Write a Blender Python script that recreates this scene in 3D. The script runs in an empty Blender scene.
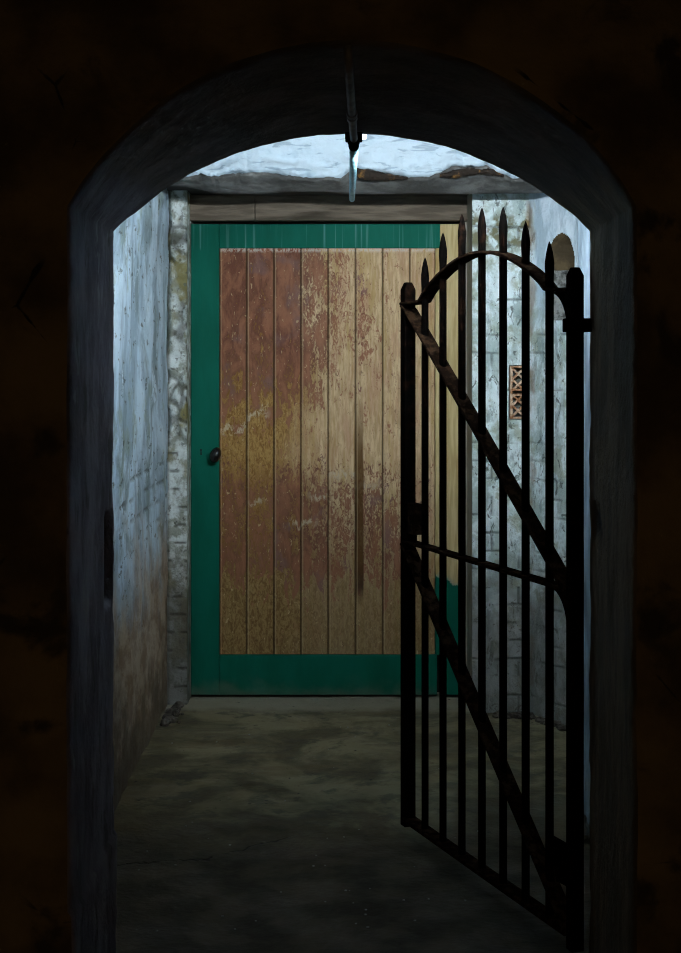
import bpy, bmesh, math, random
from mathutils import Vector, noise
random.seed(7)
C = bpy.context.scene.collection
F = 1593.0; PX, PY, CH = 349.0, 364.0, 1.48      # focal length (px), vanishing point, camera height


def X_(px, d): return (px - PX) * d / F
def Z_(py, d): return CH + (PY - py) * d / F
def nz(x, y, z=0.0): return noise.noise(Vector((x, y, z)))
def fbm(x, y, z=0.0, o=4):
    return noise.fractal(Vector((x, y, z)), 0.9, 2.1, o)
def smooth(a, b, x):
    t = min(1, max(0, (x - a) / (b - a))); return t * t * (3 - 2 * t)


# ------------------------------------------------------------------ node helpers
class NT:
    def __init__(s, name, rough=.85, metal=0.0, spec=.3):
        m = s.m = bpy.data.materials.new(name); m.use_nodes = True
        s.t = m.node_tree; s.b = s.t.nodes['Principled BSDF']
        s.b.inputs['Roughness'].default_value = rough
        s.b.inputs['Metallic'].default_value = metal
        s.b.inputs['Specular IOR Level'].default_value = spec
        g = s.t.nodes.new('ShaderNodeNewGeometry'); s.P = g.outputs['Position']
        sp = s.t.nodes.new('ShaderNodeSeparateXYZ'); s.L(s.P, sp.inputs[0])
        s.x, s.y, s.z = sp.outputs
    def L(s, a, b): s.t.links.new(a, b)
    def put(s, v, sock):
        if hasattr(v, 'is_output'): s.L(v, sock)
        else:
            if isinstance(v, (tuple, list)) and len(v) == 3 and sock.type == 'RGBA': v = (*v, 1)
            sock.default_value = v
    def mth(s, op, a, b=0.0, c=0.0, clamp=False):
        n = s.t.nodes.new('ShaderNodeMath'); n.operation = op; n.use_clamp = clamp
        s.put(a, n.inputs[0]); s.put(b, n.inputs[1]); s.put(c, n.inputs[2]); return n.outputs[0]
    def vec(s, x, y, z):
        n = s.t.nodes.new('ShaderNodeCombineXYZ')
        for v, k in zip((x, y, z), n.inputs): s.put(v, k)
        return n.outputs[0]
    def scl(s, sx, sy, sz, v=None):
        n = s.t.nodes.new('ShaderNodeVectorMath'); n.operation = 'MULTIPLY'
        s.L(v or s.P, n.inputs[0]); n.inputs[1].default_value = (sx, sy, sz); return n.outputs[0]
    def noise(s, scale=1.0, det=4.0, v=None, sc=(1, 1, 1), dist=0.0, rough=.55):
        n = s.t.nodes.new('ShaderNodeTexNoise'); s.L(s.scl(*sc, v=v), n.inputs['Vector'])
        n.inputs['Scale'].default_value = scale; n.inputs['Detail'].default_value = det
        n.inputs['Distortion'].default_value = dist; n.inputs['Roughness'].default_value = rough
        return n.outputs['Fac']
    def voro(s, scale, sc=(1, 1, 1), feat='F1', out='Distance'):
        n = s.t.nodes.new('ShaderNodeTexVoronoi'); n.feature = feat
        s.L(s.scl(*sc), n.inputs['Vector']); n.inputs['Scale'].default_value = scale
        return n.outputs[out]
    def step(s, v, a, b):
        n = s.t.nodes.new('ShaderNodeMapRange'); n.interpolation_type = 'SMOOTHSTEP'
        s.put(v, n.inputs['Value'])
        lo, hi, t0, t1 = (a, b, 0, 1) if a < b else (b, a, 1, 0)
        n.inputs['From Min'].default_value = lo; n.inputs['From Max'].default_value = hi
        n.inputs['To Min'].default_value = t0; n.inputs['To Max'].default_value = t1
        return n.outputs[0]
    def mix(s, f, a, b, mode='MIX'):
        n = s.t.nodes.new('ShaderNodeMix'); n.data_type = 'RGBA'; n.blend_type = mode
        s.put(f, n.inputs[0]); s.put(a, n.inputs[6]); s.put(b, n.inputs[7]); return n.outputs[2]
    def attr(s, name):
        n = s.t.nodes.new('ShaderNodeAttribute'); n.attribute_name = name; return n.outputs['Fac']
    def bump(s, h, dist=.01, st=1.0):
        n = s.t.nodes.new('ShaderNodeBump'); s.put(h, n.inputs['Height'])
        n.inputs['Distance'].default_value = dist; n.inputs['Strength'].default_value = st
        s.L(n.outputs[0], s.b.inputs['Normal'])
    def col(s, c): s.put(c, s.b.inputs['Base Color']); return s
    def rgh(s, v): s.put(v, s.b.inputs['Roughness'])


# ------------------------------------------------------------------ materials
def mat_leftwash():
    n = NT('whitewash_streaked', spec=.15)
    c = n.mix(n.step(n.noise(1, 8, sc=(3.4, 3.4, 2.6), dist=.4, rough=.66), .40, .58), (.35, .475, .57), (.62, .79, .91))
    c = n.mix(n.mth('MULTIPLY', n.step(n.noise(1, 7, sc=(2.6, 2.6, 1.5), dist=.7, rough=.68), .52, .62), .8), c, (.22, .30, .32))
    c = n.mix(n.mth('MULTIPLY', n.step(n.noise(1, 7, sc=(3, 3, 3.4), rough=.7), .55, .64), .55), c, (.27, .34, .25))
    c = n.mix(n.mth('MULTIPLY', n.step(n.noise(1, 7, sc=(4, 4, 2.4), dist=.8, rough=.7), .57, .62), .8), c, (.70, .85, .96))
    fl = n.step(n.noise(1, 6, sc=(9, 9, 22), rough=.7), .59, .63)
    c = n.mix(n.mth('MULTIPLY', fl, .75), c, (.10, .12, .11))
    # damp brown band at the foot of the wall
    zz = n.mth('ADD', n.z, n.mth('MULTIPLY', n.mth('SUBTRACT', n.noise(1, 6, sc=(3, 3, 2.4), rough=.68), .5), 1.2))
    c = n.mix(n.mth('MULTIPLY', n.step(zz, .95, .45), .9), c, n.mix(n.step(n.noise(1, 6, sc=(5, 5, 9), rough=.7), .42, .58), (.28, .18, .10), (.46, .35, .24)))
    zz2 = n.mth('ADD', n.z, n.mth('MULTIPLY', n.mth('SUBTRACT', n.noise(1, 6, sc=(4, 4, 5), rough=.68), .5), 1.0))
    c = n.mix(n.mth('MULTIPLY', n.step(zz2, .36, .10), .75), c, (.11, .088, .062))
    c = n.mix(n.attr('dirt_dark'), c, (.045, .04, .033))
    n.col(c)
    h = n.mth('ADD', n.noise(1, 8, sc=(8, 8, 9), rough=.68), n.mth('MULTIPLY', n.noise(60, 4), .3))
    n.bump(h, .02, .9); return n.m

def mat_pier(name, base, alt, moss):
    n = NT(name)
    c = n.mix(n.step(n.noise(17, 7, rough=.65), .42, .58), base, alt)
    c = n.mix(n.step(n.noise(9, 6, sc=(1, 1, .7)), .5, .66), c, moss)
    c = n.mix(n.mth('MULTIPLY', n.step(n.noise(38, 5), .58, .66), .7), c, (.09, .095, .075))
    zz = n.mth('ADD', n.z, n.mth('MULTIPLY', n.mth('SUBTRACT', n.noise(8, 5), .5), .6))
    c = n.mix(n.mth('MULTIPLY', n.step(zz, .75, .4), .8), c, (.10, .10, .088))
    c = n.mix(n.mth('MULTIPLY', n.attr('dirt_dark'), .85), c, (.05, .047, .035))
    n.col(c)
    n.bump(n.mth('ADD', n.noise(45, 8, rough=.65), n.mth('MULTIPLY', n.noise(140, 3), .3)), .012, .8)
    return n.m

def mat_right():
    n = NT('whitewashed_brick')
    c = n.mix(n.step(n.noise(1, 8, sc=(11, 11, 7), rough=.68, dist=.4), .42, .57), (.42, .52, .51), (.70, .81, .83))
    c = n.mix(n.mth('MULTIPLY', n.step(n.noise(9, 7, rough=.68), .50, .62), .7), c, (.30, .335, .235))
    c = n.mix(n.mth('MULTIPLY', n.step(n.noise(1, 7, sc=(13, 13, 5), rough=.7), .55, .62), .7), c, (.23, .31, .315))
    c = n.mix(n.mth('MULTIPLY', n.step(n.noise(1, 7, sc=(26, 26, 16), rough=.7, dist=.8), .575, .615), .85), c, (.09, .11, .10))
    # paler blue upper part past the corner, then a lichen patch near the top
    c = n.mix(n.mth('MULTIPLY', n.step(n.mth('ADD', n.x, n.mth('MULTIPLY', n.mth('SUBTRACT', n.noise(1, 6, sc=(14, 14, 5)), .5), .25)), .74, .80), n.step(n.z, 1.55, 1.85)), c, n.mix(n.step(n.noise(1, 7, sc=(9, 9, 3), rough=.68), .45, .6), (.44, .57, .66), (.66, .78, .88)))
    zt = n.mth('MULTIPLY', n.step(n.z, 1.93, 2.0), n.mth('MULTIPLY', n.step(n.z, 2.13, 2.09), n.step(n.x, .775, .760)))
    c = n.mix(n.mth('MULTIPLY', zt, n.step(n.noise(20, 6), .42, .55)), c, (.17, .17, .10))
    # rust run at the corner
    rx = n.mth('MULTIPLY', n.step(n.mth('ABSOLUTE', n.mth('SUBTRACT', n.mth('ADD', n.x, n.mth('MULTIPLY', n.mth('SUBTRACT', n.noise(9, 4), .5), .05)), .768)), .022, .006), n.step(n.noise(1, 4, sc=(6, 6, 5)), .44, .56))
    c = n.mix(n.mth('MULTIPLY', rx, .6), c, (.23, .13, .045))
    zz = n.mth('ADD', n.z, n.mth('MULTIPLY', n.mth('SUBTRACT', n.noise(8, 5), .5), .6))
    c = n.mix(n.mth('MULTIPLY', n.step(zz, .8, .35), .75), c, (.12, .115, .10))
    c = n.mix(n.mth('MULTIPLY', n.attr('dirt_dark'), .8), c, (.055, .06, .052))
    n.col(c)
    n.bump(n.mth('ADD', n.noise(1, 8, sc=(40, 40, 22), rough=.65), n.mth('MULTIPLY', n.noise(130, 3), .3)), .012, .8)
    return n.m

def mat_simple(name, a, b, scale=12, rough=.85, bump=.006, lo=.4, hi=.62, metal=0, spec=.3, sc=(1, 1, 1)):
    n = NT(name, rough, metal, spec)
    f = n.noise(scale, 6, sc=sc)
    n.col(n.mix(n.step(f, lo, hi), a, b))
    if bump: n.bump(n.noise(scale * 3, 6, sc=sc), bump, .7)
    return n.m

def mat_beamwhite():
    n = NT('white_limewash')
    c = n.mix(n.step(n.noise(10, 6), .5, .7), (.43, .53, .60), (.33, .43, .50))
    c = n.mix(n.mth('MULTIPLY', n.step(n.noise(1, 6, sc=(9, 9, 40), dist=.6), .57, .64), .7), c, (.20, .27, .33))  # shading of the cracked relief painted as darker blue lines
    n.col(c); n.bump(n.mth('ADD', n.noise(1, 7, sc=(9, 9, 22)), n.mth('MULTIPLY', n.noise(50, 4), .25)), .02, .7)
    return n.m

def mat_floor():
    n = NT('concrete_painted_light', .75)
    c = n.mix(n.step(n.noise(2.8, 9, dist=.5, rough=.66), .40, .60), (.10, .092, .056), (.25, .235, .145))
    c = n.mix(n.mth('MULTIPLY', n.step(n.noise(6, 8, rough=.68), .52, .62), .7), c, (.06, .062, .048))
    c = n.mix(n.mth('MULTIPLY', n.step(n.noise(1, 5, sc=(1.6, 3.6, 1)), .55, .66), .6), c, (.13, .10, .05))
    c = n.mix(n.step(n.mth('ADD', n.y, n.mth('MULTIPLY', n.mth('SUBTRACT', n.noise(3, 5), .5), 1.4)), 5.6, 4.7), c, n.mix(n.step(n.noise(7, 6), .4, .62), (.028, .026, .016), (.062, .057, .037)))  # darker towards the camera, light falloff put into the floor colour
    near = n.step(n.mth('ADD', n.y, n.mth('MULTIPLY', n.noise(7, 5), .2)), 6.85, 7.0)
    c = n.mix(n.mth('MULTIPLY', near, .8), c, (.36, .35, .27))  # light band before the door painted into the floor colour
    c = n.mix(n.step(n.noise(30, 3), .70, .73), c, (.025, .025, .02))
    ck = n.mth('ABSOLUTE', n.mth('SUBTRACT', n.mth('ADD', n.y, n.mth('MULTIPLY', n.mth('SUBTRACT', n.noise(4, 6), .5), .5)), n.mth('MULTIPLY_ADD', n.x, .55, 5.05)))
    ckm = n.mth('MULTIPLY', n.step(ck, .014, .003), n.mth('MULTIPLY', n.step(n.x, -.1, -.2), n.step(n.noise(8, 3), .40, .5)))
    c = n.mix(ckm, c, (.012, .012, .01))
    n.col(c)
    h = n.mth('SUBTRACT', n.mth('ADD', n.noise(6, 9, rough=.65), n.mth('MULTIPLY', n.noise(60, 4), .2)), n.mth('MULTIPLY', ckm, .5))
    n.bump(h, .02, .7); n.rgh(n.step(n.noise(4, 5), -.3, .9)); return n.m

def mat_green():
    n = NT('green_gloss_paint', .6, spec=.08)
    c = n.mix(n.step(n.noise(1, 5, sc=(10, 10, 3)), .35, .65), (.001, .098, .062), (.002, .118, .078))
    c = n.mix(n.mth('MULTIPLY', n.step(n.noise(1, 4, sc=(90, 60, 1.2)), .56, .70), n.step(n.z, 1.98, 2.0)), c, (.06, .20, .17))
    lo = n.mth('ADD', n.z, n.mth('MULTIPLY', n.mth('SUBTRACT', n.noise(9, 6), .5), .22))
    c = n.mix(n.mth('MULTIPLY', n.step(lo, .09, .0), .55), c, (.10, .14, .10))
    n.col(c); n.bump(n.noise(1, 5, sc=(40, 40, 8)), .002, .5); return n.m

def mat_planks():
    n = NT('weathered_boards', .8, spec=.12)
    bx = n.mth('DIVIDE', n.mth('ADD', n.x, .578), .1212)
    k = n.mth('FLOOR', bx); fr = n.mth('SUBTRACT', bx, k)
    w = n.t.nodes.new('ShaderNodeTexWhiteNoise'); w.noise_dimensions = '1D'; n.L(k, w.inputs['W']); r = w.outputs['Value']
    off = n.vec(n.x, n.mth('MULTIPLY', r, 7.0), n.z)
    c5 = lambda v: n.mth('SUBTRACT', v, .5)
    fine = n.noise(1, 6, v=off, sc=(90, 1, 12), dist=.3, rough=.65)
    scr = n.noise(1, 5, v=off, sc=(75, 1, 34), dist=1.4, rough=.65)
    mid = n.noise(1, 6, v=off, sc=(22, 1, 8), dist=.6, rough=.62)
    blot = n.noise(1, 5, v=off, sc=(4, .3, 2.4))
    xw = n.mth('MULTIPLY_ADD', c5(blot), .75, n.x)
    zw = n.mth('MULTIPLY_ADD', c5(mid), .8, n.z)
    # bare wood: ochre on the left, pale tan to the upper right, olive brown low down
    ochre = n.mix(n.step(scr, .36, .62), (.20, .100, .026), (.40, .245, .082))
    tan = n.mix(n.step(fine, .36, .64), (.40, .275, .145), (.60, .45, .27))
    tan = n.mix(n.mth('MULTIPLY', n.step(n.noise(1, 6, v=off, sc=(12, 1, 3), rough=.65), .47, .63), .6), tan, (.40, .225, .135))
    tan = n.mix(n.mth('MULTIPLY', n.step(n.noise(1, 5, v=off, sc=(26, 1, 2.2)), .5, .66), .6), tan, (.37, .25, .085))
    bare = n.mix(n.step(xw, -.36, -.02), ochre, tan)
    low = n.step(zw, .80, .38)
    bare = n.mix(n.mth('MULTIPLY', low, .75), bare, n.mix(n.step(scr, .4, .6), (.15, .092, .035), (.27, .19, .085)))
    # old red-brown paint left in scraped patches: most at the upper left, a thinner band lower down
    up = n.mth('MULTIPLY', n.step(zw, .98, 1.62), n.step(xw, .36, -.42))
    band = n.mth('MULTIPLY', n.mth('MULTIPLY', n.step(zw, .42, .60), n.step(zw, 1.12, .92)), n.step(xw, .42, .10))
    pf = n.mth('MAXIMUM', n.mth('MULTIPLY', up, 1.0), n.mth('MULTIPLY', band, .62))
    pf = n.mth('ADD', pf, n.mth('MULTIPLY', c5(mid), 1.9))
    pf = n.mth('ADD', pf, n.mth('MULTIPLY', c5(scr), 2.2))
    pf = n.mth('ADD', pf, n.mth('MULTIPLY', c5(r), .22))
    red = n.mix(n.step(mid, .38, .62), (.125, .044, .034), (.255, .110, .066))
    red = n.mix(n.mth('MULTIPLY', n.step(n.noise(1, 4, v=off, sc=(7, 1, 6)), .55, .66), .55), red, (.15, .095, .105))
    c = n.mix(n.mth('MULTIPLY', n.step(pf, .30, .66), .90), bare, red)
    sp = n.step(n.noise(1, 4, v=off, sc=(80, 1, 40), dist=1.0), .64, .69)
    c = n.mix(n.mth('MULTIPLY', sp, .7), c, (.55, .41, .22))
    dk = n.step(n.noise(1, 4, v=off, sc=(95, 1, 40), dist=1.0), .64, .69)
    c = n.mix(n.mth('MULTIPLY', dk, .55), c, (.07, .04, .02))
    # scraped pale bands crossing a few boards
    bandz = n.mth('ADD', n.z, n.mth('MULTIPLY', c5(r), .10))
    for zc, xa, xb, s_ in ((1.305, -.60, -.34, .5), (.935, -.20, .16, .3), (.80, -.28, -.12, .0), (.86, -.47, -.36, .2)):
        bz = n.mth('ABSOLUTE', n.mth('SUBTRACT', n.mth('ADD', bandz, n.mth('MULTIPLY', c5(mid), .13)), n.mth('MULTIPLY_ADD', n.x, s_ * .4, zc)))
        m = n.mth('MULTIPLY', n.step(bz, .022, .006), n.mth('MULTIPLY', n.step(n.x, xa, xa + .05), n.step(n.x, xb, xb - .05)))
        c = n.mix(n.mth('MULTIPLY', n.mth('MULTIPLY', m, n.step(scr, .42, .54)), .8), c, (.52, .44, .31))
    # one long brown run
    sx = n.mth('ABSOLUTE', n.mth('SUBTRACT', n.mth('ADD', n.x, n.mth('MULTIPLY', c5(n.noise(1, 3, sc=(3, 3, 5))), .018)), .047))
    top = n.mth('MULTIPLY', n.step(n.z, .40, .50), n.step(n.z, 1.40, 1.05))
    st = n.mth('MULTIPLY', n.step(sx, .021, .014), top)
    c = n.mix(n.mth('MULTIPLY', st, .9), c, n.mix(n.step(n.z, .45, .62), (.035, .02, .012), (.085, .040, .010)))
    pale_top = n.mth('MULTIPLY', n.step(n.z, 1.972, 1.988), n.step(scr, .44, .52))
    c = n.mix(n.mth('MULTIPLY', pale_top, .7), c, (.55, .53, .46))
    # grime packed in the grooves between boards
    gv = n.mth('MINIMUM', fr, n.mth('SUBTRACT', 1.0, fr))
    c = n.mix(n.mth('MULTIPLY', n.step(gv, .036, .012), .8), c, (.06, .038, .018))
    c = n.mix(n.mth('MULTIPLY', n.mth('MULTIPLY', n.step(fr, .045, .06), n.step(fr, .10, .08)), .35), c, (.55, .43, .25))
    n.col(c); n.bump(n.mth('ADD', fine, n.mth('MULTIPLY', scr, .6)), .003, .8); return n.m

def mat_barestile():
    n = NT('bare_and_green_stile', .7, spec=.1)
    f = n.noise(1, 6, sc=(70, 70, 5), dist=.3); g2 = n.noise(1, 5, sc=(14, 14, 2.4))
    c = n.mix(n.step(f, .38, .62), (.42, .33, .15), (.55, .45, .24))
    c = n.mix(n.mth('MULTIPLY', n.step(g2, .52, .68), .7), c, (.33, .19, .055))
    edge = n.mth('ADD', n.z, n.mth('MULTIPLY', n.mth('SUBTRACT', n.noise(22, 3), .5), .12))
    edge = n.mth('ADD', edge, n.mth('MULTIPLY', n.x, .35))
    c = n.mix(n.step(edge, .70, .665), c, (.22, .30, .24))
    c = n.mix(n.step(edge, .675, .665), c, (.001, .105, .068))
    n.col(c); n.bump(f, .002, .5); return n.m

def mat_iron():
    n = NT('rusted_iron', .9, spec=0.0)
    c = n.mix(n.step(n.noise(30, 6), .5, .66), (.0014, .0012, .0011), (.0075, .0036, .0022))
    n.col(c); n.bump(n.noise(90, 6), .004, .8); return n.m

def mat_rust():
    n = NT('brown_rust', .9, spec=0.0)
    c = n.mix(n.step(n.noise(34, 7, rough=.65), .46, .62), (.006, .0035, .0025), (.028, .016, .009))
    n.col(c); n.bump(n.noise(90, 6), .004, .8); return n.m

def mat_frontwall():
    n = NT('ochre_distemper', .9)
    c = n.mix(n.step(n.noise(3.2, 7), .38, .66), (.055, .034, .018), (.17, .115, .050))
    c = n.mix(n.step(n.noise(6, 7, dist=.5), .55, .68), c, (.035, .024, .016))
    v = n.voro(3.1, feat='DISTANCE_TO_EDGE'); 
    c = n.mix(n.mth('MULTIPLY', n.step(n.mth('ADD', v, n.mth('MULTIPLY', n.noise(9, 5), .12)), .066, .056), n.step(n.noise(2.6, 2), .54, .60)), c, (.012, .009, .006))
    n.col(c); n.bump(n.noise(9, 9, rough=.62), .02, .8); return n.m

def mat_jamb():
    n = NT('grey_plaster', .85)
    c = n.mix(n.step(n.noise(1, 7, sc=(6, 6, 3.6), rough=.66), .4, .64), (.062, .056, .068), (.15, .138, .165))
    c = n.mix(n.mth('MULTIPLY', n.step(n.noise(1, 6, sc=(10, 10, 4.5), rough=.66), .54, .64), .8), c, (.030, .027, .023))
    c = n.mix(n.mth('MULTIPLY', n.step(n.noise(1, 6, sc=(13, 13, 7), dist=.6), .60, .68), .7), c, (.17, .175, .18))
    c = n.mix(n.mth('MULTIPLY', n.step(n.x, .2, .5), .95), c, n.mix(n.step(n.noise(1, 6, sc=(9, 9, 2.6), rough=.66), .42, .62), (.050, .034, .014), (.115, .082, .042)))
    c = n.mix(n.step(n.z, 1.86, 1.93), c, n.mix(n.step(n.noise(1, 6, sc=(5, 8, 5), rough=.66), .4, .65), (.040, .031, .025), (.085, .067, .054)))  # vault darkened above the springing, its dim light put into the colour
    c = n.mix(n.attr('dirt_dark'), c, (.02, .017, .015))
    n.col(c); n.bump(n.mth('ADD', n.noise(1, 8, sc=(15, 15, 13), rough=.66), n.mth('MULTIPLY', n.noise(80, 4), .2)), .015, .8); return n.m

def mat_emit(name, col, st):
    n = NT(name); n.b.inputs['Emission Color'].default_value = (*col, 1)
    n.b.inputs['Emission Strength'].default_value = st; n.col((.9, .9, .9)); return n.m

M = dict(
    left=mat_leftwash(),
    pierl=mat_pier('flaking_rubble_stone', (.33, .36, .31), (.68, .75, .74), (.24, .215, .09)),
    right=mat_right(), white=mat_beamwhite(), floor=mat_floor(), green=mat_green(), planks=mat_planks(),
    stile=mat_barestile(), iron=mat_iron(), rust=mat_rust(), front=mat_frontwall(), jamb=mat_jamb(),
    strip=mat_simple('blue_limewash', (.22, .30, .37), (.38, .50, .59), 8, bump=.01, sc=(1, 1, .4)),
    grey=mat_simple('bare_slab_plaster', (.075, .075, .07), (.155, .158, .15), 9, bump=.015),
    slabshade=mat_simple('slab_painted_shade', (.025, .023, .02), (.05, .045, .04), 9, bump=.01),  # darker slab copy, shade under the beam painted into its colour
    lathe=mat_simple('rotten_timber', (.016, .010, .006), (.26, .13, .03), 26, bump=.01, lo=.55, hi=.75),
    nichewood=mat_simple('brown_niche_plaster', (.045, .033, .016), (.085, .062, .03), 14, bump=.01),
    nichestone=mat_simple('niche_rubble', (.07, .075, .07), (.27, .29, .28), 30, bump=.02),
    lintel=mat_simple('greyed_oak', (.095, .076, .055), (.165, .135, .10), 1, bump=.004, sc=(5, 5, 40)),
    post=mat_simple('greyed_post_timber', (.21, .20, .165), (.30, .29, .25), 1, bump=.004, sc=(40, 40, 5)),
    terra=mat_simple('terracotta', (.30, .14, .065), (.58, .43, .30), 40, bump=.003),
    dark=mat_simple('dark_void', (.012, .011, .010), (.02, .018, .016), 10, bump=0),
    knob=mat_simple('black_glazed_knob', (.006, .006, .006), (.010, .009, .009), 10, rough=.18, bump=0, spec=.5),
    pipegrey=mat_simple('dull_grey_conduit', (.06, .056, .05), (.11, .10, .09), 30, rough=.55, bump=.001),
    pipeblue=mat_simple('pale_blue_painted_conduit', (.16, .34, .40), (.30, .52, .58), 30, rough=.5, bump=.001),
    stone=mat_simple('broken_rubble', (.05, .046, .04), (.13, .12, .10), 25, bump=.01),
    chip=mat_simple('plaster_chip', (.30, .32, .32), (.45, .47, .46), 25, bump=.005),
    lampbody=mat_simple('dusty_grey_enamel', (.10, .10, .10), (.16, .16, .16), 4, rough=.4, bump=0),
    plain=mat_simple('dim_room_plaster', (.12, .07, .04), (.2, .12, .06), 5, bump=.01),
    tube=mat_emit('fluorescent_tube', (.86, .94, 1.0), 1450.0),
    cap=mat_emit('added_glint_glow', (.70, .86, 1.0), 6.0),  # glow added only to make the glint
)


# ------------------------------------------------------------------ object helpers
def tag(o, label=None, cat=None, group=None, kind=None):
    if label: o['label'] = label
    if cat: o['category'] = cat
    if group: o['group'] = group
    if kind: o['kind'] = kind
    return o

def empty(name, loc, rz=0.0, parent=None):
    o = bpy.data.objects.new(name, None); C.objects.link(o); o.location = loc
    o.rotation_euler = (0, 0, rz); o.empty_display_size = .1
    if parent: o.parent = parent
    return o

def mesh(name, verts, faces, mats, parent=None, loc=None, smooth_=False, midx=None, attr=None, bevel=0, recalc=True):
    me = bpy.data.meshes.new(name); me.from_pydata([tuple(v) for v in verts], [], faces)
    for m in (mats if isinstance(mats, list) else [mats]): me.materials.append(m)
    if midx: me.polygons.foreach_set('material_index', midx)
    if attr:
        a = me.attributes.new('dirt_dark', 'FLOAT', 'POINT'); a.data.foreach_set('value', attr)
    if smooth_: me.polygons.foreach_set('use_smooth', [True] * len(me.polygons))
    if recalc:
        b = bmesh.new(); b.from_mesh(me); bmesh.ops.recalc_face_normals(b, faces=b.faces); b.to_mesh(me); b.free()
    me.update()
    o = bpy.data.objects.new(name, me); C.objects.link(o)
    if parent: o.parent = parent
    if loc: o.location = loc
    if bevel:
        md = o.modifiers.new('b', 'BEVEL'); md.width = bevel; md.segments = 2; md.limit_method = 'ANGLE'
    return o

class MB:
    def __init__(s): s.v = []; s.f = []
    def add(s, vs, fs):
        k = len(s.v); s.v += [Vector(v) for v in vs]; s.f += [tuple(i + k for i in f) for f in fs]; return s
    def box(s, a, b):
        x0, y0, z0 = a; x1, y1, z1 = b
        return s.add([(x0, y0, z0), (x1, y0, z0), (x1, y1, z0), (x0, y1, z0), (x0, y0, z1), (x1, y0, z1), (x1, y1, z1), (x0, y1, z1)],
                     [(3, 2, 1, 0), (4, 5, 6, 7), (0, 1, 5, 4), (1, 2, 6, 5), (2, 3, 7, 6), (3, 0, 4, 7)])
    def lathe(s, prof, axis=(0, 0, 1), org=(0, 0, 0), n=16):
        ax = Vector(axis).normalized(); q = ax.to_track_quat('Z', 'Y'); o = Vector(org); vs = []; fs = []
        for r, h in prof:
            for i in range(n):
                a = 2 * math.pi * i / n; vs.append(o + q @ Vector((r * math.cos(a), r * math.sin(a), h)))
        m = len(prof)
        for j in range(m - 1):
            for i in range(n):
                fs.append((j * n + i, j * n + (i + 1) % n, (j + 1) * n + (i + 1) % n, (j + 1) * n + i))
        fs.append(tuple(reversed(range(n)))); fs.append(tuple(range((m - 1) * n, m * n)))
        return s.add(vs, fs)
    def tube(s, pts, r, n=12):
        pts = [Vector(p) for p in pts]; vs = []; fs = []; up = Vector((1, 0, 0))
        for i, p in enumerate(pts):
            d = (pts[min(i + 1, len(pts) - 1)] - pts[max(i - 1, 0)]).normalized()
            a = (up - d * up.dot(d)).normalized(); b = d.cross(a)
            rr = r[i] if isinstance(r, (list, tuple)) else r
            for k in range(n):
                t = 2 * math.pi * k / n; vs.append(p + (a * math.cos(t) + b * math.sin(t)) * rr)
        for j in range(len(pts) - 1):
            for i in range(n):
                fs.append((j * n + i, j * n + (i + 1) % n, (j + 1) * n + (i + 1) % n, (j + 1) * n + i))
        fs.append(tuple(reversed(range(n)))); fs.append(tuple(range((len(pts) - 1) * n, len(pts) * n)))
        return s.add(vs, fs)
    def flat(s, path, w, t, y0=0.0):
        """flat bar swept along path (x, z) in the local xz plane, w wide along y, t thick"""
        P = [Vector((p[0], 0, p[1])) for p in path]; vs = []; fs = []; n = 8; c = min(t * .3, .002)
        sec = [(-w / 2 + c, -t / 2), (w / 2 - c, -t / 2), (w / 2, -t / 2 + c), (w / 2, t / 2 - c), (w / 2 - c, t / 2), (-w / 2 + c, t / 2), (-w / 2, t / 2 - c), (-w / 2, -t / 2 + c)]
        for i, p in enumerate(P):
            a = (P[i] - P[i - 1]).normalized() if i else (P[1] - P[0]).normalized()
            b = (P[i + 1] - P[i]).normalized() if i < len(P) - 1 else a
            d = (a + b).normalized(); nn = Vector((-d.z, 0, d.x)); k = 1 / max(.5, d.dot(a))
            wob = .0012 * nz(p.x * 9, p.z * 9, w)
            for yy, tt in sec: vs.append(p + nn * (tt * k + wob) + Vector((0, y0 + yy, 0)))
        for j in range(len(P) - 1):
            for i in range(n): fs.append((j * n + i, j * n + (i + 1) % n, (j + 1) * n + (i + 1) % n, (j + 1) * n + i))
        fs.append(tuple(reversed(range(n)))); fs.append(tuple(range((len(P) - 1) * n, len(P) * n)))
        return s.add(vs, fs)
    def prism(s, poly, y0, y1):
        n = len(poly)
        return s.add([(p[0], y0, p[1]) for p in poly] + [(p[0], y1, p[1]) for p in poly],
                     [tuple(range(n)), tuple(reversed(range(n, 2 * n)))] + [(i, i + n, (i + 1) % n + n, (i + 1) % n) for i in range(n)])
    def build(s, name, m, parent=None, loc=None, smooth_=False, bevel=0):
        return mesh(name, s.v, s.f, m, parent, loc, smooth_, bevel=bevel)

def gridwall(name, A, B, z0, z1, res, mats, disp, matf=None, parent=None, nrm=None):
    """vertical wall sheet from plan point A to B; disp(u, z) -> (offset along the normal, dirt)"""
    A = Vector((*A, 0)); B = Vector((*B, 0)); L = (B - A).length; e = (B - A) / L
    N = Vector((-e.y, e.x, 0)) if nrm is None else Vector((*nrm, 0)).normalized()
    nu = max(1, round(L / res)); nv = max(1, round((z1 - z0) / res)); vs = []; at = []; fs = []; mi = []
    for j in range(nv + 1):
        z = z0 + (z1 - z0) * j / nv
        for i in range(nu + 1):
            u = L * i / nu; d, a = disp(u, z); vs.append(A + e * u + N * d + Vector((0, 0, z))); at.append(a)
    for j in range(nv):
        for i in range(nu):
            k = j * (nu + 1) + i; fs.append((k, k + 1, k + nu + 2, k + nu + 1))
            mi.append(matf(L * (i + .5) / nu, z0 + (z1 - z0) * (j + .5) / nv) if matf else 0)
    return mesh(name, vs, fs, mats, parent, None, True, mi, at, recalc=False)

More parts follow.
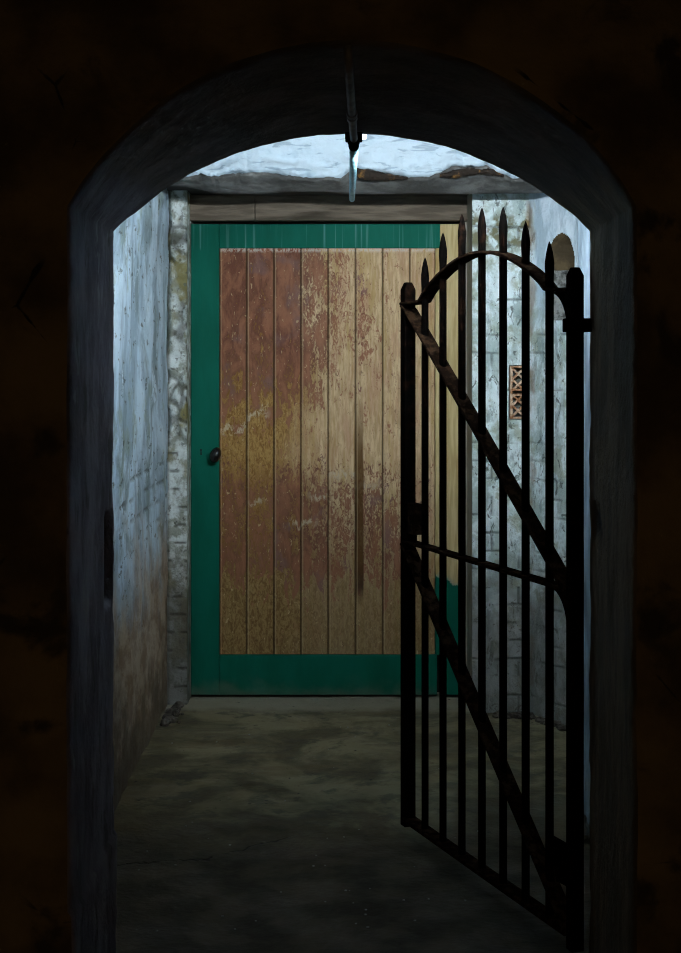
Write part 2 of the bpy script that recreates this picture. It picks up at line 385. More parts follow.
def lump(mb, c, r, seed, n=2, amp=.35, sq=(1, 1, 1)):
    b = bmesh.new(); bmesh.ops.create_icosphere(b, subdivisions=n, radius=1)
    vs = []
    for v in b.verts:
        k = 1 + amp * nz(v.co.x * 1.6 + seed * 3.1, v.co.y * 1.6, v.co.z * 1.6 + seed)
        vs.append(Vector(c) + Vector((v.co.x * k * r * sq[0], v.co.y * k * r * sq[1], v.co.z * k * r * sq[2])))
    b.verts.index_update(); fs = [tuple(v.index for v in f.verts) for f in b.faces]; b.free(); mb.add(vs, fs)


# ------------------------------------------------------------------ the setting
DO, DI, DB, DD = 3.39, 4.0, 6.24, 7.08       # arch wall front / back, ceiling beam, door leaf
XL, XR, ZS = -.590, .603, 1.812              # opening sides and spring height
fl = MB(); fv = []; ff = []
nx, ny = 60, 180
for j in range(ny + 1):
    for i in range(nx + 1):
        x = -1.5 + 3.0 * i / nx; y = -1.6 + 8.9 * j / ny
        fv.append((x, y, .006 * nz(x * 2.2, y * 2.2) - .004))
for j in range(ny):
    for i in range(nx):
        k = j * (nx + 1) + i; ff.append((k, k + 1, k + nx + 2, k + nx + 1))
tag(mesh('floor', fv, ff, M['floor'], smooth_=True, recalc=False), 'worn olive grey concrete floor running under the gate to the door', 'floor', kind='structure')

# arch wall: one solid wall with its jambs, splayed vault soffit and two faces
def profile(rise, half=.5965, cx=.0065):
    pts = []
    nj = 150
    for i in range(nj): pts.append((XL, ZS * i / nj, 1, 0))
    R = (half * half + rise * rise) / (2 * rise); a0 = math.asin(half / R); zc = ZS + rise - R; na = 110
    for i in range(na + 1):
        a = -a0 + 2 * a0 * i / na
        pts.append((cx + R * math.sin(a), zc + R * math.cos(a), -math.sin(a), -math.cos(a)))
    for i in range(nj - 1, -1, -1): pts.append((XR, ZS * i / nj, -1, 0))
    return pts
pin, pout = profile(.243), profile(.348)
rows = [(DO, .010), (DO + .006, .004), (DO + .02, .001)] + [(DO + .02 + (DI - .006 - DO - .02) * k / 44, 0) for k in range(1, 45)] + [(DI, .004)]
NP = len(pin); vs = []; at = []; fs = []; mi = []
for d, ex in rows:
    t = (d - DO) / (DI - DO)
    for i in range(NP):
        a, b = pout[i], pin[i]
        x, z, nx_, nz_ = [a[k] * (1 - t) + b[k] * t for k in range(4)]
        l = math.hypot(nx_, nz_); nx_, nz_ = nx_ / l, nz_ / l
        h = .0035 * fbm(x * 3, d * 5, z * 3) + .0018 * fbm(x * 14, d * 16, z * 14); dirt_dark = 0
        if i < 150:
            if z < .31: h += .009 * smooth(.31, .30, z)
            m = smooth(3.842, 3.852, d) * smooth(3.972, 3.962, d) * smooth(.885, .915, z) * smooth(1.125, 1.095, z)
            h -= .05 * m; dirt_dark = m  # shade inside the slot also put into the colour
        if i > 260:
            dd = math.hypot((d - 3.88) / .075, (z - 1.09 + .02 * nz(d * 20, z * 20)) / .045)
            m = smooth(1.15, .7, dd + .35 * nz(d * 25, z * 25)); h -= .016 * m; dirt_dark = m  # chip darkened in colour too, as painted shade
        e2 = smooth(.05, 0, DI - d) * (.0035 * abs(fbm(z * 9, x * 9, 3.3)))
        h -= ex + e2
        vs.append((x + nx_ * h, d, z + nz_ * h)); at.append(dirt_dark)
NR = len(rows)
for j in range(NR - 1):
    for i in range(NP - 1):
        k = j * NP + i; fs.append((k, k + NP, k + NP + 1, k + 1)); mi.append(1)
def outer(i):
    x, z = pin[i][0], pin[i][1]
    if i < 150: return (-1.5, z)
    if i > 260: return (1.5, z)
    dx, dz = x - .0065, z - ZS + .0001
    if i == 150: return (-1.5, ZS)
    if i == 260: return (1.5, ZS)
    s = min(1.5 / max(abs(dx), 1e-6), .99 / max(dz, 1e-6)); return (max(-1.5, min(1.5, .0065 + dx * s)), ZS + dz * s)
for side, base in ((DO, 0), (DI, (NR - 1) * NP)):
    prev = [base + i for i in range(NP)]; K = 26
    for k in range(1, K + 1):
        f = (k / K) ** 1.4; cur = []
        for i in range(NP):
            v0 = vs[base + i]; ox, oz = outer(i); x = v0[0] * (1 - f) + ox * f; z = v0[2] * (1 - f) + oz * f
            cur.append(len(vs)); vs.append((x, side + .01 * fbm(x * 2.5, z * 2.5, side) * (1 if side == DO else .2), z)); at.append(0)
        for i in range(NP - 1):
            q = (prev[i], prev[i + 1], cur[i + 1], cur[i]) if side == DO else (prev[i + 1], prev[i], cur[i], cur[i + 1])
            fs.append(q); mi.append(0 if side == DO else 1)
        prev = cur
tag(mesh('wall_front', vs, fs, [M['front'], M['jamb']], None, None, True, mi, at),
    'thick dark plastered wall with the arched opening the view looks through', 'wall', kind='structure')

# passage, left side
def d_left(u, z):
    h = .010 * fbm(u * 2.4, z * 1.6, 2) + .004 * fbm(u * 13, z * 6, 5); dirt_dark = 0
    d = 4.0 + u
    # brick shows through a band at mid height
    m = smooth(.80, .86, z) * smooth(1.14, 1.06, z) * smooth(5.3, 5.6, d)
    if m > 0:
        zz = (z - .835 + .012 * nz(d * 4, 3)) / .075; rr = math.floor(zz); uu = (d + .11 * (rr % 2)) / .225
        g = min(abs(zz - rr - .0), abs(1 - (zz - rr))) * .075; gv = min(uu % 1, 1 - uu % 1) * .225
        q = max(smooth(.007, .003, g), smooth(.008, .003, gv)) * m * smooth(-.1, .12, nz(d * 5, z * 7, 9))
        h -= .008 * q; dirt_dark = .55 * q
    s = smooth(5.555, 5.57, d) * smooth(5.625, 5.61, d) * smooth(.885, .90, z) * smooth(.995, .98, z)
    return h - .04 * s, max(dirt_dark, s)  # small hole gets its shade painted in besides its depth
tag(gridwall('wall_left', (-.772, 4.0), (-.790, 7.0), 0, 2.7, .0125, M['left'], d_left, nrm=(1, .006)),
    'bluish whitewashed passage wall left of the door, stained brown at its foot', 'wall', kind='structure')

def d_pierl(u, z):
    h = .006 * fbm(u * 6, z * 6, 8); dirt_dark = 0
    if z > 1.12:
        dist, pt = noise.voronoi(Vector((u * 10 + .5 + .35 * nz(z * 11, u * 11, 3), z * 10 + .5 * nz(z * 7, u * 9), 1.2)))
        g = dist[1] - dist[0]; m = smooth(.17, .05, g) * smooth(1.10, 1.25, z) * smooth(2.2, 2.1, z)
        k2 = smooth(-.12, .12, nz(z * 4.2, u * 5, 31)); h += (.028 * smooth(0, .5, g) - .016) * (.35 + .65 * k2); dirt_dark = m * (.15 + .65 * k2)
        h -= .03 * smooth(.02, .0, u) * smooth(-.2, .1, nz(z * 7, 4))
        dirt_dark = max(dirt_dark, .8 * smooth(.018, .004, u))  # stone edge coloured darker along the corner
    else:
        zz = z / .078; g = min(zz % 1, 1 - zz % 1) * .078
        q = smooth(.008, .003, g) * smooth(-.15, .1, nz(u * 20, z * 6, 2)); h -= .008 * q; dirt_dark = .8 * q
        h += .006 * fbm(u * 20, z * 14, 4); dirt_dark = max(dirt_dark, .6 * smooth(.014, .004, u))  # same darker corner edge on the lower part
    return h, dirt_dark
XPL = X_(187, 6.92)
b_ = gridwall('wall_left_pier', (-.790, 6.92), (XPL, 6.92), 0, 2.3, .005, M['pierl'], d_pierl, nrm=(0, -1))
tag(b_, 'narrow pier of exposed flaking stones between green door and left wall', 'pier', kind='structure')
side = gridwall('pier_return', (XPL, 6.92), (XPL, 7.2), 0, 2.3, .02, M['pierl'], lambda u, z: (.003 * fbm(u * 9, z * 9), 0), nrm=(1, 0), parent=b_)

# passage, right side: brick pier, splayed wall with the little blocked arch, near wall
def brick(u, z, off=0.0, fill=-.05):
    zz = (z + .01 * nz(u * 3, z * 2, 5)) / .0765; rr = math.floor(zz)
    uu = (u + off + .113 * (rr % 2)) / .226
    g = min(zz - rr, 1 - zz + rr) * .0765; gv = min(uu % 1, 1 - uu % 1) * .226
    w_ = .0075 + .004 * nz(u * 9, z * 13, 21); q = max(smooth(w_, .002, g) * smooth(fill - .35, fill + .1, nz(u * 8, z * 11, 11)), smooth(w_, .002, gv) * smooth(.0, .3, nz(u * 7, z * 7, 15)))
    tone = nz(rr * 3.7, math.floor(uu) * 5.1, 2)
    return q, tone
VX0, VX1, VZ0, VZ1 = .684, .752, 1.247, 1.472
P0x = .523
def d_pierr(u, z):
    q, tone = brick(u, z, .03, .22); k = smooth(2.11, 2.06, z)
    h = .004 * fbm(u * 12, z * 12, 3) + .005 * tone * k - .009 * q * k
    x = P0x + u
    ins = smooth(VX0 - .004, VX0 + .001, x) * smooth(VX1 + .004, VX1 - .001, x) * smooth(VZ0 - .004, VZ0 + .001, z) * smooth(VZ1 + .004, VZ1 - .001, z)
    return h * (1 - ins) - .045 * ins, max(.75 * q * k, ins)  # recess behind the air brick darkened, shade put into the colour
pr = gridwall('wall_right_pier', (P0x, 6.76), (.763, 6.76), 0, 2.3, .004, M['right'], d_pierr, nrm=(0, -1))
tag(pr, 'whitewashed brick pier right of the door, behind the gate bars', 'pier', kind='structure')
gridwall('pier_return', (P0x, 6.76), (P0x, 7.2), 0, 2.3, .02, M['post'], lambda u, z: (.003 * fbm(u * 9, z * 9), 0), nrm=(-1, 0), parent=pr)
A2, B2 = Vector((.763, 6.76)), Vector((.925, 6.45)); L2 = (B2 - A2).length
NU0, NU1, NZB, NZS, NZT = .427 * L2, .935 * L2, 1.665, 1.885, 2.015
def in_niche(u, z):
    if z < NZB or u < NU0 or u > NU1: return False
    if z < NZS: return True
    c = (NU0 + NU1) / 2; w = (NU1 - NU0) / 2; a = (u - c) / w; return z < NZS + (NZT - NZS) * math.sqrt(max(0, 1 - a * a))
def d_splay(u, z):
    q, tone = brick(u, z, .3, .22); k = smooth(1.70, 1.60, z); h = .005 * fbm(u * 10, z * 6, 6) + (.005 * tone - .008 * q) * k
    if in_niche(u, z):
        hh = -.15
        if z < 1.872:
            ds, _ = noise.voronoi(Vector((u * 14, z * 22, 4.4))); g = ds[1] - ds[0]
            return -.085 + .03 * smooth(0, .5, g), .6 * smooth(.15, .03, g)
        return hh + .004 * fbm(u * 20, z * 20) - .006 * smooth(.006, .002, abs(z - 1.932)), .5 * smooth(.006, .002, abs(z - 1.932))
    return h, .7 * q * k
tag(gridwall('wall_right', A2, B2, 0, 2.7, .005, [M['right'], M['nichewood'], M['nichestone']], d_splay,
    lambda u, z: (1 if z > 1.872 else 2) if any(in_niche(u + a, z + b) for a in (-.003, .003) for b in (-.003, .003)) else 0, nrm=(-.31, -.162)),
    'splayed whitewashed wall with a small blocked arched niche, behind the gate', 'wall', kind='structure')
def d_near(u, z): return .006 * fbm(u * 4, z * 3, 7) + .003 * fbm(u * 16, z * 10), 0
tag(gridwall('wall_right_return', (.925, 6.45), (.757, 5.25), 0, 2.7, .02, M['right'], d_near, nrm=(-1, .14)),
    'pale side of the recess hidden behind the gate hinge post', 'wall', kind='structure')
tag(gridwall('wall_right_passage', (.757, 5.25), (.757, 4.0), 0, 2.7, .0125, M['strip'], d_near, nrm=(-1, 0)),
    'blue white strip of passage wall between hinge post and right jamb', 'wall', kind='structure')
tag(MB().box((-1.5, 7.2, -.02), (1.5, 7.3, 2.75)).build('wall_back', M['dark']), 'dark wall behind the green door', 'wall', kind='structure')
tag(MB().box((-1.5, -1.6, 2.7), (1.5, 7.3, 2.8)).build('ceiling', M['plain']), 'dark ceiling above the arch and passage', 'ceiling', kind='structure')
for nm, b0, b1, lb in (('wall_outer_left', (-1.6, -1.6, -.02), (-1.5, 4, 2.75), 'dark side wall of the front room on the left'),
                       ('wall_outer_right', (1.5, -1.6, -.02), (1.6, 4, 2.75), 'dark side wall of the front room on the right'),
                       ('wall_rear', (-1.5, -1.7, -.02), (1.5, -1.6, 2.75), 'dark wall at the back of the front room')):
    tag(MB().box(b0, b1).build(nm, M['plain']), lb, 'wall', kind='structure')

# ceiling beam over the door: limewashed face, ragged lower lip, bare grey underside
def edge_z(x):
    px = PX + x * F / DB
    pts = [(150, 177), (180, 178), (200, 174), (215, 176), (235, 173), (262, 172), (285, 175), (312, 178), (330, 177), (341, 178), (350, 171), (357, 168), (372, 170), (392, 174), (408, 177),
           (425, 177), (440, 173), (452, 166), (475, 167), (487, 165), (498, 172), (512, 178), (570, 178)]
    for (a, ya), (b, yb) in zip(pts, pts[1:]):
        if px <= b or b == 570:
            t = min(1, max(0, (px - a) / (b - a))); y = ya + (yb - ya) * t; break
    return Z_(y, DB) + .006 * nz(x * 30, 1.0) + .004 * nz(x * 75, 4.0)
bv = []; bf = []; bm_ = []
xs = [-.80 + 1.76 * i / 300 for i in range(301)]
for x in xs:
    ez = edge_z(x); lowz = 2.168 + .012 * nz(x * 3, 8) + .032 * smooth(-.50, -.72, x); sec = []
    for k in range(20):
        f = k / 19; z = 2.70 + (ez - 2.70) * f ** .55
        bul = .016 * fbm(x * 5, z * 12, 3) + .030 * fbm(x * 11, z * 30, 7) * smooth(2.36, 2.25, z)
        sec.append((DB - bul - .022 * smooth(.06, .02, z - ez) + .012 * smooth(.012, 0, z - ez), z))
    r = .006 * fbm(x * 9, 4)
    sec += [(DB + .018, ez + .002), (DB + .022 + r, ez - .006)]
    for k in range(1, 9):
        f = k / 8; sec.append((DB + .022 + .17 * f ** 1.3 + r, (ez - .006) * (1 - f) + lowz * f + .006 * fbm(x * 8, f * 3, 5) * (1 - f)))
    sec += [(6.44, lowz + .002), (6.7, lowz + .035), (7.2, 2.235)]
    for d, z in sec: bv.append((x, d, z))
S = 33
for i in range(300):
    for k in range(S - 1):
        a = i * S + k; bf.append((a, a + 1, a + S + 1, a + S)); bm_.append(0 if k < 20 else 1 if k < 29 else 2)
beam = mesh('ceiling_beam', bv, bf, [M['white'], M['grey'], M['slabshade']], None, None, True, bm_)
tag(beam, 'bright limewashed beam over the door with a ragged broken lower edge', 'beam', kind='structure')
def splinter(px0, px1, pts, seed, nm, th=.03):
    """broken timber showing in the gap: a lens outline pushed out with rough relief"""
    n = 60; vs = []; fs = []; R = 10
    for i in range(n + 1):
        f = i / n; px = px0 + (px1 - px0) * f
        for (a, t0, b0), (b, t1, b1) in zip(pts, pts[1:]):
            if f <= b: q = (f - a) / (b - a); yt = t0 + (t1 - t0) * q; yb = b0 + (b1 - b0) * q; break
        x = X_(px, DB)
        zt = Z_(yt, DB) + .005 * nz(f * 22, seed); zb = Z_(yb, DB) + .004 * nz(f * 25, seed + 3)
        for k in range(R):
            a = 2 * math.pi * k / R; zz = (zt + zb) / 2 + (zt - zb) / 2 * math.cos(a)
            dd = DB + .012 - th * math.sin(a) * (.4 + .6 * math.sin(math.pi * min(1, f + .05))) * .5 + .007 * fbm(x * 40, zz * 60, seed)
            vs.append((x, dd, zz))
    for i in range(n):
        for k in range(R): fs.append((i * R + k, i * R + (k + 1) % R, (i + 1) * R + (k + 1) % R, (i + 1) * R + k))
    fs += [tuple(range(R)), tuple(range(n * R, n * R + R))]
    o = mesh(nm, vs, fs, M['lathe'], beam, smooth_=True); o['label'] = 'brown rotten timber bared by fallen plaster'; return o
splinter(343, 408, [(0, 166, 168), (.12, 165, 172), (.25, 167, 179), (.5, 171, 181), (.8, 175, 180), (1, 177, 179)], 1, 'exposed_timber', .05)
splinter(440, 504, [(0, 174, 177), (.25, 169, 178), (.5, 167, 175), (.62, 169, 174), (.8, 168, 175), (1, 174, 177)], 5, 'exposed_timber', .05)

# ------------------------------------------------------------------ the door in its frame
def dx(px): return (px - PX) * DD / F
def dz(py): return CH + (PY - py) * DD / F
door = tag(empty('door_1', (-.70, DD, 0)), 'green framed plank door with scraped red paint at the end of the passage', 'door', kind='structure')
def dbox(name, px0, px1, py0, py1, y0, y1, m, parent=door, bevel=.003):
    mb = MB().box((dx(px0) + .70, y0, dz(py1)), (dx(px1) + .70, y1, dz(py0))); return mb.build(name, m, parent, bevel=bevel)
sl = dbox('stile', 191, 219, 224, 695, 0, .045, M['green']); sl['label'] = 'green left stile with black knob'
dbox('rail', 219.1, 440, 224, 248, 0, .045, M['green'])
dbox('rail', 219.1, 437, 655, 695, 0, .045, M['green'])
sr = dbox('stile', 440.2, 463, 224, 695, .001, .045, M['stile']); sr['label'] = 'right stile of bare yellow wood, green only near its foot'
dbox('bead', 435.5, 440.1, 248.2, 655, .004, .045, M['stile'], bevel=.002)
# boards: one panel with vee grooves between eight boards
x0, x1 = dx(219) + .70 + .0005, dx(435.4) + .70; zb, zt = dz(654.8), dz(248.2); nb = 8; pv = []; W = .1212
xsn = []
for k in range(nb):
    a = x0 + W * k; b = min(x1, a + W)
    xsn += [(a, .0215), (a + .0022, .0215), (a + .005, .0145), (a + W * .5, .014 + .001 * nz(k * 3.3, 1)), (b - .005, .0145), (b - .002, .021)]
xsn = [(min(x, x1), y) for x, y in xsn]
nzv = 40; pf = []
for j in range(nzv + 1):
    z = zb + (zt - zb) * j / nzv
    for i, (x, y) in enumerate(xsn): pv.append((x, y + .0009 * nz(x * 9, z * 2, 1), z))
m = len(xsn)
for j in range(nzv):
    for i in range(m - 1): k = j * m + i; pf.append((k, k + 1, k + m + 1, k + m))
base = len(pv)
pv += [(x0, .045, zb), (x1, .045, zb), (x1, .045, zt), (x0, .045, zt)]
pf += [(base, base + 3, base + 2, base + 1), tuple(range(m)) + (base + 1, base), tuple(range(nzv * m, nzv * m + m)) + (base + 2, base + 3)]
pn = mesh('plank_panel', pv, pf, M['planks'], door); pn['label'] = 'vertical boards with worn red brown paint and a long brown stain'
# knob and keyhole
kx, kz = dx(216) + .70, dz(452.8)
MB().lathe([(.019, 0), (.019, -.004), (.009, -.008), (.008, -.022)], (0, 1, 0), (kx + .003, 0, kz), 20).build('knob_rose', M['iron'], door, smooth_=True)
kb = MB()
prof = []
for i in range(15):
    a = math.pi * i / 14; prof.append((max(.0005, .0265 * math.sin(a)), -.056 + .0 - .032 * math.cos(a) * .9 + .012))
kb.lathe(prof, (-.10, 1, .14), (kx - .004, 0, kz), 24)
for v in kb.v: v.z = kz + (v.z - kz) * 1.28 + (v.x - kx) * .35
kb.build('knob', M['knob'], door, smooth_=True)['label'] = 'black glazed door knob'
kh = MB(); kcx, kcz = dx(201) + .70, dz(450)
esc = [(kcx + .0045 * math.cos(a), kcz + .0045 * math.sin(a)) for a in [math.radians(-60 + 300 * i / 14) for i in range(15)]] + [(kcx - .003, kcz - .022), (kcx + .004, kcz - .022)]
kh.prism(esc, -.0012, .002); kh.build('keyhole', M['dark'], sl, loc=(0, 0, 0))
# frame
dbox('frame_post', 183, 190.6, 222, 700, -.05, .06, M['post'])
dbox('frame_post', 463.5, 471.5, 222, 700, -.015, .06, M['post'])
dbox('lintel_board', 183, 255.2, 196, 221.3, -.045, .06, M['lintel'])
dbox('lintel_board', 255.7, 472, 196, 221.3, -.043, .06, M['lintel'])

# ------------------------------------------------------------------ iron gate
HG = Vector((.566, 3.99, 0)); FG = Vector((.186, 5.02, 0)); GW = (FG - HG).length; ga = math.atan2(FG.y - HG.y, FG.x - HG.x)
gate = tag(empty('iron_gate', HG, ga), 'black wrought iron gate of spear pickets standing half open in the arch', 'gate')
I = M['iron']
def gx(t): return (1 - t) * GW
def post(name, t, z0, z1, s):
    a = s / 2; c = a * .55; h = s * .62
    mb = MB(); x = gx(t)
    ring = lambda k, z: [(x - k, -k, z), (x + k, -k, z), (x + k, k, z), (x - k, k, z)]
    vs = ring(a, z0) + ring(a, z1 - h) + ring(c, z1); fs = [(3, 2, 1, 0), (8, 9, 10, 11)]
    for j in (0, 4):
        for i in range(4): fs.append((j + i, j + (i + 1) % 4, j + 4 + (i + 1) % 4, j + 4 + i))
    mb.add(vs, fs); return mb.build(name, I, gate, bevel=.0025)
post('hinge_post', 1.0, .012, 1.722, .034)
post('latch_post', 0.0, .026, 1.737, .038)
tips = [1.807, 1.873, 1.917, 1.922, 1.912, 1.861, 1.797]
for k in range(7):
    t = (k + 1) / 8; zt_ = tips[k]; r = .0112
    mb = MB(); prof = [(r * .98, .047), (r, .3), (r * 1.01, .9), (r, 1.4), (r, zt_ - .095), (r * 1.12, zt_ - .068), (r * 1.1, zt_ - .052), (r * .8, zt_ - .028), (r * .42, zt_ - .010), (.0008, zt_)]
    mb.lathe(prof, (0, 0, 1), (gx(t), 0, 0), 14); mb.build('picket', I, gate, smooth_=True)
# arched top bar
BW = .046; zf = 1.670; za = 1.795
path = [(gx(-.015), zf), (gx(.06), zf), (gx(.095), zf + .001)]
for i in range(29):
    f = i / 28; t = .12 + .76 * f
    s_ = math.sin(math.pi * f); z = zf + .004 + (za - zf - .004) * s_ ** .82 if s_ > 0 else zf + .004
    path.append((gx(t), z))
path += [(gx(.905), zf), (gx(.94), zf - .002), (gx(.985), zf - .002)]
MB().flat(path, BW, .009).build('top_bar', M['rust'], gate)
MB().flat([(gx(.0), .922), (gx(.3), .919), (gx(.6), .916), (gx(.985), .912)], .040, .010).build('middle_bar', M['rust'], gate)
MB().flat([(gx(.0), .048), (gx(.5), .049), (gx(.985), .050)], .048, .012).build('bottom_bar', M['rust'], gate)
MB().flat([(gx(-.012), 1.664), (gx(.02), 1.648), (gx(.47), 1.305), (gx(.93), .945), (gx(.985), .90)], .046, .010).build('brace', M['rust'], gate)
MB().flat([(gx(-.010), .914), (gx(.02), .888), (gx(.48), .487), (gx(.93), .10), (gx(.985), .052)], .046, .010).build('brace', M['rust'], gate)
# curved stays at the hinge post
for zb_, nm in ((zf - .006, 'corner_stay'), (.908, 'corner_stay')):
    xa, xb = gx(.90), gx(.985); hgt = .10; poly = [(xa, zb_), (xb, zb_), (xb, zb_ - hgt)]
    for i in range(1, 9):
        a = math.radians(90 * i / 9); poly.append((xb + (xa - xb) * (1 - math.cos(a)) * .95 + (xa - xb) * .05, zb_ - hgt + hgt * math.sin(a) * .98))
    MB().prism(poly, -.012, .012).build(nm, I, gate)
poly = [(gx(.86), .257), (gx(.928), .258), (gx(.966), .155), (gx(.90), .15)]
MB().prism(poly, -.018, -.004).build('gusset_plate', I, gate, bevel=.002)
# lock box with its bolt
lk = MB().box((gx(.066), -.020, .948), (gx(.020), .012, 1.045)).build('lock_box', M['rust'], gate, bevel=.003)
MB().lathe([(.006, 0), (.006, .02)], (0, 0, 1), (gx(.045), -.004, .925), 10).build('bolt', I, lk)
# hinge strap around the post, anchored in the jamb
def world_to_gate(p):
    q = Vector((p[0], p[1], 0)) - HG; c, s = math.cos(-ga), math.sin(-ga); return (q.x * c - q.y * s, q.x * s + q.y * c)
hs = MB()
z0, z1 = 1.560, 1.594
pl = [world_to_gate(p) for p in ((.535, 3.965), (.612, 3.955), (.612, 3.985), (.592, 4.006), (.537, 4.010))]
hs.add([(x, y, z0) for x, y in pl] + [(x, y, z1) for x, y in pl], [(4, 3, 2, 1, 0), (5, 6, 7, 8, 9)] + [(i, (i + 1) % 5, (i + 1) % 5 + 5, i + 5) for i in range(5)])
hs.build('hinge_strap', I, gate, bevel=.003)

# ------------------------------------------------------------------ terracotta air brick in the pier
vent = tag(empty('air_brick', ((VX0 + VX1) / 2, 6.76, VZ0)), 'terracotta air brick with crossed lattice set upright in the white pier', 'vent')
w2 = (VX1 - VX0) / 2; hh = VZ1 - VZ0
fr = MB()
fr.box((-w2, -.004, 0), (-w2 + .010, .04, hh)).box((w2 - .010, -.004, 0), (w2, .04, hh))
for z in (0, hh / 2 - .015, hh / 2 + .006, hh - .009): fr.box((-w2 + .0101, -.004, z), (w2 - .0101, .04, z + .009))
fr.build('frame', M['terra'], vent, bevel=.0015)
for zc in (hh * .255, hh * .745):
    la = MB(); cw, ch2 = w2 - .009, hh * .205
    for sgn in (-1, 1):
        for off in (-.5, .5):
            p, q = Vector((-cw, 0, sgn * (-ch2 / 2) + off * ch2)), Vector((cw, 0, sgn * (ch2 / 2) + off * ch2))
            d = (q - p).normalized(); nn = Vector((-d.z, 0, d.x)) * .0042
            pts = [p + nn, q + nn, q - nn, p - nn]
            la.prism([(v.x, zc + v.z) for v in pts], -.001 - .0004 * sgn - .0002 * off, .03)
    la.build('lattice', M['terra'], vent)

# ------------------------------------------------------------------ conduit along the crown
con = tag(empty('conduit_pipe', (.0, DO, 2.12)), 'thin conduit pipe clipped under the crown of the arch, running on towards the door', 'pipe')
def cl(p): return (p[0], p[1] - DO, p[2] - 2.12)
r1 = .0095
pts = [(-.001, 3.410, 2.18), (-.001, 3.412, 2.145), (0, 3.425, 2.122), (0, 3.45, 2.112), (.004, 3.62, 2.088), (.008, 3.80, 2.063), (.012, 3.955, 2.039), (.012, 4.03, 2.035)]
MB().tube([cl(p) for p in pts], r1, 14).build('soffit_pipe', M['pipegrey'], con, smooth_=True)
for a, b in (((.0068, 3.745, 2.0705), (.0072, 3.765, 2.0678)), ((.0073, 3.776, 2.0663), (.0077, 3.796, 2.0635))):
    MB().tube([cl(a), cl(b)], .0128, 14).build('coupling', M['pipegrey'], con, smooth_=False)
MB().tube([cl((.012, 4.0, 2.0365)), cl((.012, 4.055, 2.034))], .0135, 14).build('socket', M['iron'], con)
far = [(.012, 4.04, 2.0345), (.0125, 4.8, 2.065), (.0122, 5.6, 2.103), (.012, 6.32, 2.136), (.012, 6.40, 2.142), (.012, 6.44, 2.152), (.012, 6.455, 2.175), (.012, 6.455, 2.20)]
o = MB().tube([cl(p) for p in far], .0112, 14).build('far_pipe', M['pipeblue'], con, smooth_=True); o['label'] = 'pale blue pipe lit beyond the arch'
cp = MB(); y0, y1 = 3.955 - DO, 3.985 - DO
cp.prism([(.012 + (.016) * math.cos(a) , 2.037 - 2.12 + .016 * math.sin(a)) for a in [2 * math.pi * i / 18 for i in range(18)]], y0, y1)
cp.box((-.010, y0, 2.043 - 2.12), (.034, y1, 2.056 - 2.12))
for sx in (-.0045, .0285): cp.lathe([(.005, 0), (.005, -.008), (.003, -.011)], (0, 0, 1), (sx, (y0 + y1) / 2, 2.0432 - 2.12), 10)
cp.build('saddle_clip', M['iron'], con)

# ------------------------------------------------------------------ tube lamp on the back of the arch wall
lamp = tag(empty('tube_lamp', (.35, DI, 2.09)), 'cool white tube lamp on the far side of the arch, glinting beside the pipe', 'lamp')
TL0, TL1 = .034, .64; TZ = .020
MB().box((TL0 - .35, .004, TZ + .022), (TL1 - .35, .075, TZ + .075)).build('housing', M['lampbody'], lamp, bevel=.004)
MB().lathe([(.0125, TL0 + .012 - .35), (.0125, TL1 - .012 - .35)], (1, 0, 0), (0, .052, TZ), 16).build('tube', M['tube'], lamp, smooth_=True)['label'] = 'glowing tube'
for xa in (TL0, TL1 - .010): MB().box((xa - .35, .030, TZ - .014), (xa + .010 - .35, .074, TZ + .0215)).build('end_holder', M['lampbody'], lamp, bevel=.002)
MB().box((TL0 + .0102 - .35, .004, TZ - .0165), (TL1 - .0102 - .35, .078, TZ - .0145)).build('added_baffle', M['lampbody'], lamp)  # unseen strip added to cut tube light on the door foot and floor
MB().lathe([(.006, 0), (.006, -.045), (.003, -.049)], (0, 0, 1), (TL0 + .004 - .35, .022, TZ - .0145), 12).build('glint_stub', M['cap'], lamp, smooth_=True)['label'] = 'added glowing stub for the glint'  # made-up glowing stub that puts in the glint beside the pipe

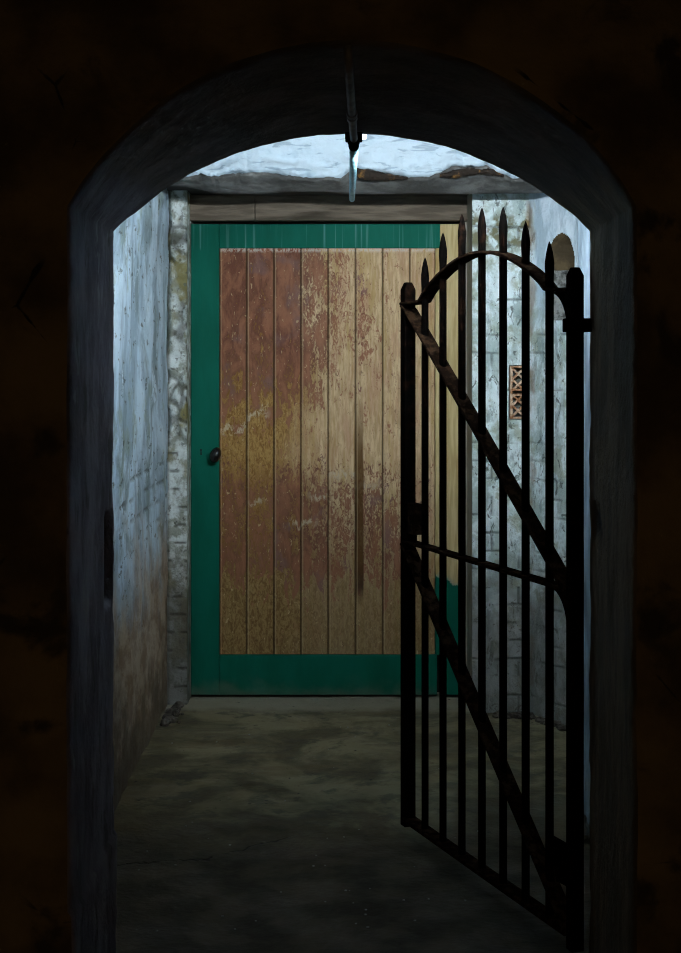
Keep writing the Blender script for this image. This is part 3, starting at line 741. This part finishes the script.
# ------------------------------------------------------------------ rubble and crumbs
rb = MB(); random.seed(3)
for k in range(46):
    px = random.uniform(474, 566); d = 6.70 - max(0, (px - 530) / 36) * .24 - random.uniform(0, .05)
    r = random.choice((.006, .009, .012, .018)); lump(rb, (X_(px, d), d, r * .45), r, k, 2, .6, (1.2, 1, .75))
tag(rb.build('rubble', M['stone']), 'broken dark rubble along the foot of the white brick pier', 'rubble', kind='stuff')
rb = MB()
for k in range(22):
    f = random.random(); d = 6.88 - f * .36; x = -.785 + random.uniform(.0, .03) + .05 * random.random() ** 2
    r = random.choice((.007, .012, .02)); lump(rb, (x + .01, d, r * .4), r, k + 70, 2, .6, (1.1, 1, .8))
tag(rb.build('rubble', M['stone']), 'small dark rubble in the corner below the left stone pier', 'rubble', kind='stuff')
rb = MB(); lump(rb, (.728, 4.98, .036), .042, 5, 3, .6, (.55, 1.2, 1.0))
tag(rb.build('plaster_lump', M['chip']), 'pale fallen plaster lump on the floor beside the gate hinge post', 'plaster lump')
rb = MB()
for k in range(60):
    px = random.uniform(125, 540); py = random.uniform(715, 930); d = F * CH / (py - PY); x = X_(px, d); r = random.uniform(.0015, .004)
    if x < -.70 and d > 6.4: continue
    if abs((x - .566) * 1.03 + (d - 3.99) * .38) < .05: continue
    lump(rb, (x, d, .006 * nz(x * 2.2, d * 2.2) - .003 + r * .3), r, k, 1, .4, (1.2, 1, .6))
tag(rb.build('plaster_crumbs', M['chip']), 'pale plaster crumbs scattered over the concrete floor', 'crumbs', kind='stuff')

# ------------------------------------------------------------------ light and camera
def light(name, kind, loc, energy, col, size=.2, rot=None):
    l = bpy.data.lights.new(name, kind); l.energy = energy; l.color = col
    if kind == 'AREA': l.size = size
    else: l.shadow_soft_size = size
    o = bpy.data.objects.new(name, l); C.objects.link(o); o.location = loc
    if rot: o.rotation_euler = rot
    return o
light('added_warm_fill', 'POINT', (-.15, .2, .70), 13, (1, .76, .42), .25)  # unseen warm light added to tint the near walls orange
w = bpy.data.worlds.new('World'); bpy.context.scene.world = w; w.use_nodes = True
w.node_tree.nodes['Background'].inputs[0].default_value = (0, 0, 0, 1)
cam = bpy.data.cameras.new('camera'); cam.sensor_width = 36; cam.lens = F * 36 / 953
cam.shift_x = -(PX - 340.5) / 953; cam.shift_y = -(476.5 - PY) / 953; cam.clip_start = .02
co = bpy.data.objects.new('camera', cam); C.objects.link(co); co.location = (0, 0, CH); co.rotation_euler = (math.pi / 2, 0, 0)
sc = bpy.context.scene; sc.camera = co
sc.view_settings.view_transform = 'Standard'; sc.view_settings.look = 'None'; sc.view_settings.exposure = 0; sc.view_settings.gamma = 1
sc.view_settings.use_curve_mapping = False
sc.cycles.use_denoising = True; sc.cycles.filter_width = 1.1; sc.cycles.max_bounces = 10; sc.cycles.diffuse_bounces = 6
